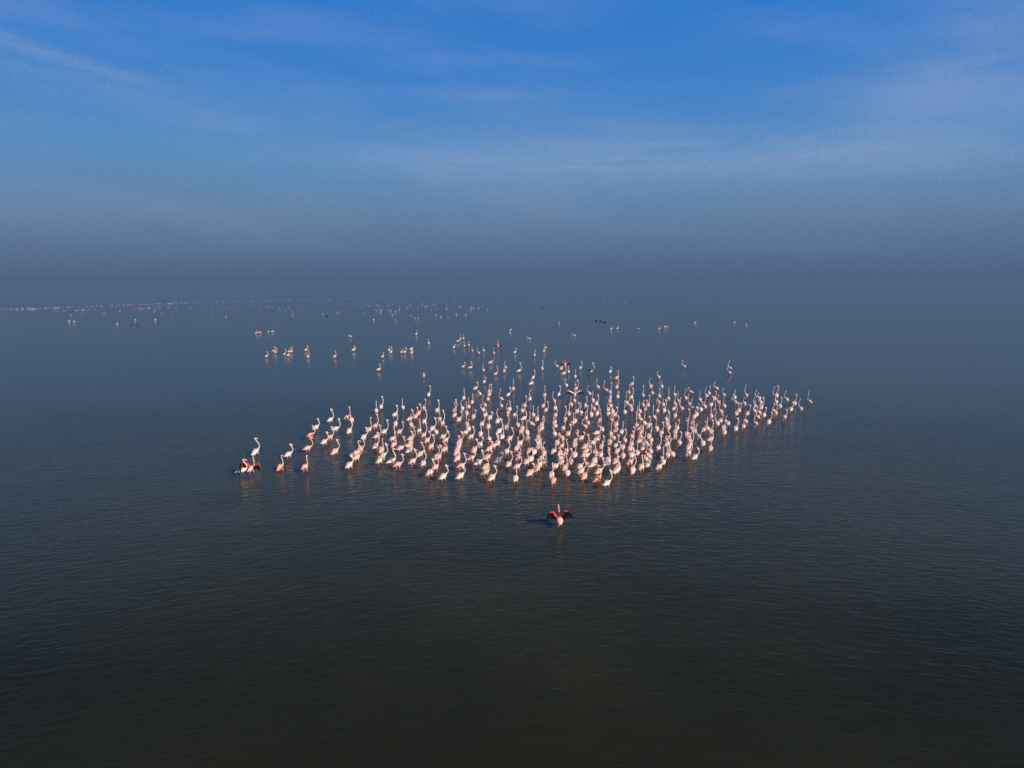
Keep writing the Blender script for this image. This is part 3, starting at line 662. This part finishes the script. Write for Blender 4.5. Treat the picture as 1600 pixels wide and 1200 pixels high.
FAR = """7.97 49.30 85 521sw0-
4.61 49.53 69 320sw0-
9.06 49.53 89 301sp0-
-5.35 49.69 83 410sw0-
0.73 49.69 91 121so0-
14.45 49.69 72 201so0-
18.63 49.72 95 210sw0-
-9.68 49.76 99 301sw0-
17.28 49.81 93 410sp0-
-4.10 49.84 81 400sp1-
10.87 49.84 76 410sw0-
16.22 49.84 63 210sw0-
-2.11 50.07 105 002sw0-
2.44 50.07 64 320so0-
13.56 50.15 82 210sy0-
6.92 50.23 80 012sy0-
20.10 50.28 64 220sy0-
8.62 50.31 77 410sp0-
9.60 50.31 80 310sp1-
-0.17 50.39 80 211sw0-
5.91 50.46 94 212so0-
13.39 50.46 84 020sw1-
-3.60 50.62 93 202sw0-
12.30 50.62 93 402sp1-
11.74 50.62 56 020sp0-
20.96 50.66 84 402sp0-
3.14 50.78 82 001sw0-
18.17 50.94 54 420sw0-
-6.42 50.94 91 320sp0-
13.14 50.94 95 311sw0-
-7.98 51.02 105 301sw0-
-9.61 51.27 90 400sw0-
-3.19 51.35 95 301sp0-
14.18 51.43 94 420sp0-
19.77 51.53 74 310sp0-
15.68 51.68 92 211sp0-
18.00 51.73 75 302sw0-
-0.81 51.76 104 101sp1-
2.31 51.76 78 310sp0-
5.44 51.76 85 300sp1-
7.29 51.76 88 011sp0-
8.74 51.76 109 401sp0-
0.95 51.93 84 410sp0-
10.12 52.01 80 420sp0-
-2.03 52.10 111 422sp0-
4.41 52.10 94 201sp1-
9.77 52.10 92 000sp0-
11.31 52.27 81 101so0-
14.90 52.27 61 310sw0-
13.30 52.52 93 401sp0-
6.35 52.61 73 310sw0-
12.25 52.61 100 400sp0-
17.48 52.61 90 111sw0-
21.33 52.74 73 420sw0-
8.67 52.78 93 511sw0-
15.64 53.13 102 210sp0-
18.89 53.16 86 101sp0-
-3.05 53.30 74 301sw0-
11.16 53.30 100 001to0-
20.15 53.37 84 011tw0-
17.01 53.39 109 322sw0-
22.80 53.59 107 501sp0-
7.50 53.66 77 100sp0-
12.78 53.66 96 401sp0-
3.26 53.84 97 402sp1-
4.82 54.02 92 211so0-
6.24 54.02 90 311sp0-
14.61 54.38 87 311sp0-
21.37 54.45 94 322sp0-
-1.89 54.75 89 201sp0-
1.41 54.75 73 302sw0-
12.24 54.75 72 501sp1-
15.84 54.75 76 210so0-
-0.86 54.84 130 521so0-
19.39 54.90 77 002sw0-
19.28 55.12 79 302sw0-
-3.80 55.12 83 401sp0-
13.67 55.12 91 421so0-
7.76 55.22 76 021tp0-
9.47 55.50 73 410sw0-
17.67 55.50 74 321sw0-
8.42 55.79 85 100sw0-
21.01 55.81 100 412sp1-
11.79 56.08 93 300sw0-
15.61 56.27 102 411sp0-
18.87 56.37 82 512so1-
21.32 56.39 78 410sw0-
2.63 56.47 83 411so0-
10.56 56.47 97 500sp0-
17.09 56.57 99 221sp0-
-6.75 56.67 87 420sw0-
13.16 56.67 86 421sw0-
-0.29 56.77 61 320sw0-
-1.83 56.87 67 510sp0-
3.80 56.87 80 410sw0-
-2.65 57.27 111 001tw0-
6.31 57.27 105 322sp0-
16.16 57.47 87 310sw0-
11.56 57.68 87 411sp0-
9.65 57.88 89 410sp0-
8.14 58.09 82 520sp0-
14.79 58.09 137 012sp1-
-1.92 58.51 85 201so0-
7.93 59.15 120 512sp0-
5.45 59.69 59 420sp1-
0.10 59.80 87 501so0-
-3.12 60.02 54 210so0-
17.48 60.02 112 202sw0-
7.41 60.70 108 401sp0-
9.07 60.70 72 310sp0-
12.08 61.15 80 302sp0-
13.06 61.15 89 201sw0-
4.79 61.74 92 222sw0-
10.66 62.33 71 310sp1-
1.72 62.81 48 102sw0-
-2.53 64.00 77 110sy0-
9.54 144.70 60 401sw0W
9.91 66.40 46 301so0-
2.01 66.67 68 420sw0-
13.98 66.94 99 202sw0-
6.06 67.38 80 321sw0-
-8.55 68.17 97 011tp1-
-1.60 69.35 55 500so0-
5.13 69.45 49 400sy0-
21.65 70.16 150 411sw0-
5.69 70.89 89 201sw0-
9.90 70.89 73 100sw0-
-0.80 71.39 84 001so0-
0.71 71.39 42 520sw0-
-2.93 71.99 102 301sp0-
-13.73 72.53 50 211so0-
3.13 73.18 95 500sw0-
5.13 73.34 65 001ty0-
22.83 73.70 111 522sw0-
7.19 73.97 70 420sp0-
-4.41 74.11 25 321so0-
-0.69 74.11 112 301sp0-
-5.17 74.92 66 110so0-
18.34 75.12 114 302sw0-
4.75 75.19 134 201sw0-
-2.42 78.36 46 001to0-
-15.50 84.65 70 101so0-
-24.46 84.65 68 401so0-
-21.24 84.65 67 321so0-
-29.59 85.18 65 211so0-
-27.25 85.93 79 001to0-
2.73 86.07 96 320sw0-
-28.13 87.35 84 300so0-
-4.19 88.48 121 212sw0-
-2.27 88.48 96 321sp0-
-12.63 89.05 76 101sp0-
-15.33 89.63 75 311sw0-
-14.02 89.63 76 000so0-
-13.60 89.63 74 200sw0-
0.37 89.63 67 210sw0-
-29.98 89.63 83 200so0-
-28.51 90.46 67 120so0-
-28.22 90.46 76 301so0-
-30.65 90.81 60 210so0-
4.13 91.22 64 111sw0-
-5.14 91.42 101 201sp0-
-3.68 91.42 105 201sw0-
-16.02 92.03 94 110sw0-
-26.88 92.28 61 210sw0-
-20.68 92.28 44 121sw0-
-13.32 93.28 61 001tw0-
4.49 95.00 104 201sw0-
-7.89 95.88 69 020sw0-
-6.60 97.93 96 321sw0-
-6.04 98.63 110 210sw0-
-11.93 101.53 94 202sw0-
-8.04 104.62 20 001to0-
-7.91 108.74 107 321sw0-
2.64 109.31 160 021tw0-
-7.52 109.60 96 311sw0-
-25.78 113.19 160 021tw0-
10.07 114.76 160 001tp0-
-15.92 118.02 63 311sw0-
-0.35 120.07 140 101sw0-
-43.45 120.48 60 201so0-
-43.35 121.75 20 011to0-
-42.32 123.27 100 001sp0-
-41.91 123.93 20 001to0-
-0.29 126.65 60 200sw0-
26.86 129.60 30 201so0-
18.13 129.82 30 001sw0-
23.19 130.30 140 001sw0-
19.56 131.79 15 220sw0-
29.05 134.90 30 021to0-
29.65 135.51 160 011to0-
46.30 140.30 60 011so0-
-79.43 142.95 100 000sw0-
37.87 147.24 20 021tw0-
46.63 149.08 15 011sw0-
-93.20 151.30 30 001sw0-
-94.70 152.07 30 001sw0-
-25.60 156.05 140 021sw0-
-83.14 156.87 15 000sw0-
-78.64 156.87 60 002sw0-
-30.74 158.12 60 002sw0-
-21.40 162.42 140 101sw0-
-22.37 163.76 100 001sw0-
-17.06 170.30 15 001sy0-
-15.32 170.30 100 001sw0-
-72.57 171.77 140 001sw0-
-69.65 173.26 30 110sw0-
-25.11 176.85 140 101sw0-
-29.80 177.90 30 010sw0-
-11.61 177.90 15 001sw0-
-110.60 178.43 30 000sw0-
-19.02 178.43 15 022sw0-
-55.26 179.51 60 221sw0-
-14.14 180.59 30 101sw0-
-109.99 182.24 140 002sw0-
-48.95 183.92 30 021sw0-
-38.17 183.92 100 001sw0-
-40.84 186.21 140 111sw0-
-92.53 187.97 140 001sw0-
-108.33 189.16 60 000sw0-
-46.25 189.76 60 101sp0-
-47.29 192.19 100 220sp0-
-35.49 192.19 30 120sp0-
-92.61 194.06 100 001sw0-
-32.03 195.97 30 312sw0-
-108.54 197.26 60 021sw0-
-47.60 197.26 140 100sp0-
-63.14 198.57 30 021sw0-
-104.82 200.56 100 001sw0-
-62.01 200.56 15 002sp0-
-38.36 202.60 60 001sw0-
-34.44 202.60 60 001sw0-
-102.27 203.98 60 001sw0-
-37.43 203.98 30 021sw0-
-35.25 203.98 140 000sw0-
-39.36 205.38 100 021sp0-
-68.22 207.51 60 010sw0-
-32.92 207.51 30 020sp0-
-23.63 208.96 100 010sw0-
-7.22 208.96 30 100sw0-
-56.24 211.17 100 020sp0-
-86.92 211.17 100 002sw0-
-39.14 211.17 140 021sp0-
-12.20 211.17 30 122sw0-
-64.16 214.95 100 021so0-
-22.85 216.51 100 012sw0-
-19.89 216.51 30 121sw0-
-102.42 217.29 15 000sw0-
-98.13 217.29 60 001sw0-
-31.80 217.29 15 111sp0-
-11.77 217.29 30 000sw0-
-10.17 217.29 30 001sw0-
-4.26 217.29 140 001sw0-
-72.04 220.49 100 001sw0-
-93.05 220.49 140 001sw0-
-107.51 222.95 60 001sw0-
-29.51 222.95 100 001sw0-
-90.47 225.46 60 000so0-
-89.23 225.46 15 001so0-
-70.47 225.46 60 001so0-
-47.43 225.46 60 001sw0-
-9.45 225.46 140 001sw0-
-12.91 227.17 15 120sp0-
-78.72 228.90 60 001so0-
-78.11 228.90 140 001so0-
-76.82 228.90 140 001so0-
-87.89 228.90 100 001sw0-
-41.32 228.90 60 011sp0-
-16.35 228.90 30 101sw0-
-17.07 228.90 60 001sp0-
-36.18 229.78 140 000sw0-
-27.85 229.78 30 022sw0-
-27.23 229.78 100 001sw0-
-83.88 231.55 100 020sw0-
-81.81 231.55 30 001so0-
-50.30 234.26 100 002sw0-
-46.88 234.26 30 021sw0-
-35.19 234.26 140 021sw0-
-49.12 238.93 140 001sw0-
-41.81 238.93 30 001sw0-
-47.17 240.85 140 001sw0-
-45.24 240.85 15 021sw0-
-34.39 240.85 60 000sw0-
-46.37 243.78 15 011sw0-
-45.59 245.78 100 001sw0-
-42.04 245.78 30 001sw0-
-22.44 245.78 60 100sw0-
-26.86 248.83 60 001sw0-
-31.61 250.91 15 020sw0-
-27.75 250.91 100 011sw0-
34.91 270.25 60 111sw0-
43.05 270.25 30 201sw0-
-22.28 277.57 60 001sw0-
101.26 369.91 60 300sw0-
127.75 386.51 15 101sw0-
134.08 394.09 30 102sw0-"""
BAND = """-147.7 216.6
-145.9 216.8
-160.0 218.3
-162.5 216.1
-155.2 213.8
-156.7 218.7
-161.4 215.5
-160.9 214.1
-142.7 218.1
-145.2 223.8
-151.5 223.2
-162.0 218.1
-160.4 219.2
-149.9 219.8
-149.1 220.1
-146.8 220.9
-142.7 218.5
-145.5 219.5
-159.6 218.4
-145.1 221.6
-153.0 217.9
-144.4 220.7
-152.5 220.3
-163.3 211.8
-152.2 215.3
-159.4 217.3
-150.6 217.4
-146.5 218.6
-148.2 219.3
-148.1 219.3
-146.4 219.6
-147.9 217.6
-158.5 215.4
-162.3 212.2
-144.7 216.2
-144.9 214.6
-151.5 220.6
-150.4 219.3
-151.7 215.5
-144.8 219.0
-144.8 216.1
-152.0 216.6
-157.8 214.8
-157.5 215.4
-159.4 214.7
-167.9 218.0
-157.8 213.5
-150.5 219.2
-161.0 216.9
-162.4 214.1
-151.1 217.7
-152.6 213.4
-162.2 217.8
-145.4 221.6
-152.1 222.6
-154.1 219.9
-144.1 221.9
-147.1 219.1
-155.9 217.7
-157.3 215.8
-149.5 221.1
-155.3 217.5
-148.0 219.9
-147.1 219.4
-144.2 220.6
-157.5 213.5
-164.1 215.2
-157.9 216.7
-151.6 216.1
-142.3 213.6
-130.0 250.2
-130.4 253.8
-123.9 258.6
-129.9 252.1
-139.0 226.8
-129.8 249.7
-125.4 266.7
-136.9 229.2
-140.8 221.9
-133.4 235.6
-139.4 233.6
-128.0 250.4
-142.0 228.2
-132.8 244.3
-139.8 238.0
-142.1 223.3
-125.6 263.9
-135.8 242.5
-134.6 232.9
-129.6 249.2
-138.1 233.8
-135.2 248.2
-129.1 256.5
-127.2 271.0
-138.0 233.4
-140.3 225.9
-130.9 243.4
-127.8 258.5
-139.6 224.5
-124.6 259.2
-140.1 220.4
-130.9 245.4
-131.5 252.1
-129.7 254.5
-140.0 218.3
-129.5 254.0
-126.2 254.7
-131.4 245.3
-135.3 230.0
-139.5 226.2
-131.4 248.7
-125.4 260.3
-127.9 247.1
-131.4 240.9
-128.9 250.7
-131.6 246.7
-136.1 232.0
-140.8 228.1
-134.7 240.3
-138.1 231.5
-141.4 221.1
-141.4 224.1
-141.4 233.2
-141.7 228.2
-142.5 221.1
-136.5 232.7
-127.9 249.5
-131.2 243.6
-132.1 246.1
-133.2 240.6
-125.3 255.6
-130.5 256.3
-131.4 250.8
-142.5 225.6
-128.0 255.4
-132.0 248.5
-127.9 256.4
-130.8 246.0
-127.0 252.2
-131.1 251.8
-135.3 244.9
-131.6 253.8
-142.8 222.8
-133.4 232.3
-143.3 229.2
-139.2 223.1
-139.9 240.2
-137.3 226.7
-123.6 258.7
-139.8 231.6
-124.2 266.8
-139.4 229.4
-140.2 218.7
-141.4 222.3
-127.1 251.5
-121.7 251.4
-139.0 230.5
-128.2 247.7
-138.7 240.0
-140.6 225.5
-142.5 223.0
-135.0 245.7
-132.7 236.6
-136.2 241.2
-137.7 237.2
-111.8 279.3
-85.1 300.8
-100.1 285.4
-102.1 281.6
-120.3 264.2
-90.7 287.8
-94.8 291.7
-98.6 294.9
-83.4 313.0
-97.7 287.3
-87.1 294.5
-91.6 294.3
-113.3 275.5
-123.8 272.4
-74.6 309.2
-103.3 284.6
-89.2 298.5
-118.8 266.5
-121.9 266.7
-110.7 276.2
-80.9 308.0
-81.5 299.0
-119.7 273.4
-119.8 270.8
-114.2 277.6
-115.2 269.8
-94.8 301.1
-114.3 276.2
-85.5 312.3
-122.3 267.9
-119.3 269.1
-75.7 313.0
-82.4 306.3
-110.3 272.3
-86.8 290.7
-121.5 265.4
-82.7 302.2
-88.0 303.8
-73.1 316.0
-123.3 265.9
-96.4 292.5
-87.2 291.9
-94.2 297.1
-102.9 288.4
-79.4 304.9
-91.5 291.8
-71.1 310.2
-79.0 309.7
-111.5 278.9
-100.5 285.2
-109.3 281.6
-94.1 296.2
-99.8 288.7
-108.3 279.4
-74.0 317.5
-119.8 264.8
-86.2 296.1
-83.0 291.7
-107.7 281.7
-92.2 294.3
-98.5 290.9
-88.6 294.9
-119.1 270.1
-108.0 280.4
-78.3 306.2
-97.1 289.9
-86.0 304.6
-78.8 303.4
-116.2 278.0
-114.6 277.3
-93.1 302.9
-103.8 286.1
-73.1 319.2
-103.9 283.5
-106.2 282.5
-119.6 266.2
-106.8 285.1
-97.2 294.2
-88.2 294.9
-117.1 269.5
-74.3 321.2
-112.4 277.3
-119.1 269.0
-120.1 263.6
-72.7 315.2
-116.7 271.2
-102.6 281.2
-99.6 291.0
-74.3 317.0
-118.7 270.8
-83.2 307.2
-122.4 263.7
-83.9 304.1
-78.3 304.9
-74.9 306.5
-105.1 283.2
-96.5 288.1
-101.1 283.1
-91.0 294.4
-76.3 315.0
-104.6 299.1
-83.9 299.4
-109.5 280.4
-76.5 308.8
-75.8 311.6
-116.2 271.7
-88.5 302.8
-92.9 287.6
-91.9 298.9
-121.7 262.9
-36.4 366.2
-72.2 324.9
-55.2 348.2
-43.6 352.0
-29.7 387.2
-70.3 327.4
-27.4 372.0
-59.6 344.8
-48.1 356.5
-64.5 331.5
-46.1 359.5
-61.4 333.9
-67.7 332.2
-53.5 354.1
-32.5 365.7
-34.9 357.2
-58.2 345.0
-41.1 364.8
-36.9 368.1
-36.6 366.1
-41.5 363.7
-64.1 341.6
-34.1 374.7
-30.4 372.2
-156.1 207.9
-155.7 207.0
-158.3 213.0
-161.5 213.9
-159.5 214.0
-150.6 208.3
-155.2 215.9
-152.3 214.0
-155.6 211.4
-153.9 209.7
-155.5 211.6
-161.7 214.9
-156.2 212.3
-161.4 211.4
-162.8 213.2
-154.2 209.7
-157.4 214.0
-162.7 212.6
-158.8 213.0
-153.3 215.4
-139.6 209.3
-142.1 212.6
-144.6 210.5
-147.1 212.7
-141.7 209.2
-148.0 212.2
-140.0 207.2
-145.8 211.8
-147.0 211.8
-140.9 210.3
-146.3 213.7
-143.1 212.3
-148.2 213.5
-147.7 214.7
-147.4 212.0
-145.7 214.8
-142.4 210.6
-148.0 212.0
-145.1 208.6
-140.1 208.2
-144.2 207.6
-144.0 214.1
-142.5 211.9
-141.1 209.1
-145.5 212.2
-143.9 210.1
-127.3 200.2
-128.9 202.8
-126.1 201.0
-129.4 201.0
-127.2 201.7
-128.6 200.7
-127.6 202.8
-126.7 198.6
-127.3 202.4
-126.6 201.4
-122.7 205.9
-126.5 209.1
-126.0 206.7
-123.3 210.7
-126.1 209.5
-125.3 208.6
-123.3 209.8
-127.6 208.0
-123.8 208.2
-123.1 204.9
-124.9 211.3
-127.3 210.4
-121.7 205.2
-125.8 205.7
-112.4 221.0
-110.8 224.5
-114.8 219.0
-113.2 220.9
-116.0 219.6
-113.1 228.6
-109.9 222.8
-112.0 215.1
-114.6 217.9
-111.1 219.5
-115.2 223.2
-111.7 218.4
-109.3 214.3
-109.9 219.6
-117.7 221.7
-114.5 227.4
-114.3 219.6
-113.5 228.7
-113.9 222.8
-111.8 216.0
-112.7 216.2
-112.2 220.4
-113.5 217.5
-117.4 223.8
-115.2 229.1
-112.2 221.1
-126.0 267.0
-121.1 257.5
-126.0 267.3
-123.7 260.4
-121.4 258.3
-125.3 258.5
-125.8 261.9
-120.9 253.8
-123.8 259.5
-124.0 258.8
-126.0 261.5
-124.2 258.3
-126.5 261.5
-123.0 256.6"""
DUCKS = """18.39 156.02 leftmost of three black water birds swimming beyond the flock
19.29 154.45 middle one of three black water birds swimming beyond the flock
19.73 151.61 rightmost of three black water birds swimming beyond the flock
86.79 510.91 lone black water bird swimming farthest out, right of centre
-76.85 143.67 left black water bird low on the water, below a white bird on the far left
-75.75 143.28 right black water bird low on the water, below a white bird on the far left
-45.61 175.14 lone black water bird beside distant flamingos left of centre
9.69 224.96 tiny black water bird alone on the far water near the centre"""

def tint(t, k=0.06):
    f = 1 + random.uniform(-k, k); c = TONES[t]
    return tuple(min(.92, v * f * (1 + random.uniform(-k, k) * .6)) for v in c) + (1.0,)
def decode(c):
    return dict(hi=int(c[0]), curve=int(c[1]), yaw=int(c[2]) - 1, pose=c[3], tone=c[4], red=int(c[5]), wing=c[6] == 'W')
def wing_style(x, y):
    if y < 29: return (.22, .22, .49, .15, 1)          # elbow out, lift, tip out, droop, scarlet or pale arm
    if y < 37: return (.34, .16, .52, .30, 1)
    if y > 62: return (.30, .06, .50, .12, 1)
    return (.44, .20, .72, .24, 0)

# ------------------------------------------------------------------ the 300 flamingos that show largest
for ln in NEAR.split('\n'):
    x, y, phi, code, label = ln.split(' ', 4); x, y, phi = float(x), float(y), float(phi); d = decode(code)
    t = bpy.data.objects.new('flamingo', None); C.objects.link(t); t.empty_display_size = .3
    t.location = (x, y, random.uniform(-.03, .0)); t.rotation_euler = (R(random.gauss(0, 2.5)), R(random.gauss(0, 5)), R(phi))
    k = random.uniform(.96, 1.06); t.scale = (k, k, k)
    if label.startswith('low scarlet'): t.location.z = -.13
    t['label'] = label; t['category'] = 'flamingo'; t['group'] = 'flamingos wading in the lagoon'
    col = tint(d['tone']); a = (d['pose'], d['hi'], d['curve'], d['yaw']) if d['pose'] == 's' else ('t', 0, 0, 0)
    parts = [('body', get(body_mesh, *a)), ('bill', get(bill_mesh, *a))]
    for nm, me in parts: link(nm, me, t).color = col
    for s_ in (1, -1):
        if d['wing']:
            st = wing_style(x, y)
            wg = link('wing', get(open_wing, s_, *st, 0), t); wg.color = col
            link('flight_feathers', get(open_wing, s_, *st, 1), wg)
            if st[4] and y < 29: link('back_feathers', get(folded_wing, s_, 2), t).color = col
        else:
            wg = link('wing', get(folded_wing, s_, 3 if d['red'] and d['tone'] == 'o' else d['red']), t); wg.color = col

# ------------------------------------------------------------------ the rest of the birds, smaller and farther: one object
V, Fc, MI, TI = [], [], [], []
def add_copy(me, M, col):
    o = len(V)
    for v in me.vertices: V.append(M @ v.co); TI.append(col)
    names = [m.name for m in me.materials]
    for p in me.polygons:
        Fc.append([o + i for i in p.vertices]); MI.append(STUFF.index(names[p.material_index]) if names[p.material_index] in STUFF else 0)
STUFF = [M_FT.name, M_LEG.name, M_BLK.name, M_RED.name, M_PINK.name, M_BILL.name]
for ln in FAR.split('\n'):
    x, y, phi, code = ln.split(' '); x, y, phi = float(x), float(y), float(phi); d = decode(code)
    k = random.uniform(.95, 1.06) * (.97 if y < 120 else .86 if y < 170 else .68 if x > -40 else .52)
    M = Matrix.Translation((x, y, -.06)) @ Matrix.Rotation(R(phi), 4, 'Z') @ Matrix.Scale(k, 4)
    col = tint(d['tone']); a = (d['pose'], d['hi'], d['curve'], d['yaw']) if d['pose'] == 's' else ('t', 0, 0, 0)
    add_copy(get(body_mesh, *a), M, col)
    if y < 160:
        for s_ in (1, -1):
            if d['wing']:
                st = (.30, .05, .48, .10, 1)
                add_copy(get(open_wing, s_, *st, 0), M, col); add_copy(get(open_wing, s_, *st, 1), M, col)
            else: add_copy(get(folded_wing, s_, d['red']), M, col)
        add_copy(get(bill_mesh, *a), M, col)
def tiny():
    bm = bmesh.new()
    pts = [(Vector((-.34, 0, .22)), .03, .03), (Vector((-.15, 0, .28)), .11, .11), (Vector((.1, 0, .32)), .11, .12), (Vector((.2, 0, .40)), .05, .06),
           (Vector((.24, 0, .62)), .03, .03), (Vector((.16, 0, .86)), .025, .025), (Vector((.27, 0, .86)), .02, .02)]
    sweep(bm, pts, 5); me = bpy.data.meshes.new('tiny'); bm.to_mesh(me); bm.free(); me.materials.append(M_FE); return me
tm = tiny()
for ln in BAND.split('\n'):
    x, y = map(float, ln.split())
    M = Matrix.Translation((x, y, -.12)) @ Matrix.Rotation(random.uniform(0, 6.28), 4, 'Z') @ Matrix.Diagonal((.8, .8, random.uniform(.22, .48), 1))
    add_copy(tm, M, tint(random.choice('pppow'), .1))
me = bpy.data.meshes.new('distant_flamingos'); me.from_pydata(V, [], Fc)
for m in (M_FT, M_LEG, M_BLK, M_RED, M_PINK, M_BILL): me.materials.append(m)
me.polygons.foreach_set('material_index', MI); me.polygons.foreach_set('use_smooth', [True] * len(Fc))
at = me.color_attributes.new('tint', 'FLOAT_COLOR', 'POINT')
at.data.foreach_set('color', [c for t_ in TI for c in t_]); me.update()
o = link('distant_flamingos', me, kind='stuff')
o['label'] = 'smaller pink and white flamingos at the back of the flock and scattered far beyond it'; o['category'] = 'flamingos'

# ------------------------------------------------------------------ black water birds
def duck_mesh():
    bm = bmesh.new()
    pts = [(Vector((-.30, 0, .13)), .012, .01), (Vector((-.22, 0, .10)), .07, .045), (Vector((-.08, 0, .08)), .11, .09), (Vector((.08, 0, .08)), .105, .09),
           (Vector((.16, 0, .11)), .07, .075), (Vector((.19, 0, .18)), .04, .05), (Vector((.19, 0, .25)), .035, .04), (Vector((.225, 0, .285)), .038, .038), (Vector((.26, 0, .28)), .025, .026)]
    sweep(bm, pts, 8); me = bpy.data.meshes.new('water_bird_body'); bm.to_mesh(me); bm.free(); me.materials.append(M_BLK); return me
def duck_bill():
    bm = bmesh.new(); sweep(bm, [(Vector((.255, 0, .278)), .018, .016), (Vector((.30, 0, .266)), .014, .008), (Vector((.325, 0, .262)), .006, .004)], 6)
    me = bpy.data.meshes.new('water_bird_bill'); bm.to_mesh(me); bm.free(); me.materials.append(M_LEG); return me
for i, ln in enumerate(DUCKS.split('\n')):
    x, y, label = ln.split(' ', 2)
    t = bpy.data.objects.new('water_bird', None); C.objects.link(t); t.location = (float(x), float(y), -.02); t.rotation_euler = (0, 0, R([8, 175, 12, 190, 5, 178, 20, 165][i]))
    t.scale = [(1.2,) * 3, (.8, .8, .8), (1.7,) * 3][0 if i < 3 or i == 7 or i == 6 else 2 if i == 3 else 1]
    t['label'] = label; t['category'] = 'water bird'; t['group'] = 'black birds swimming far out'
    link('body', get(duck_mesh), t); link('bill', get(duck_bill), t)
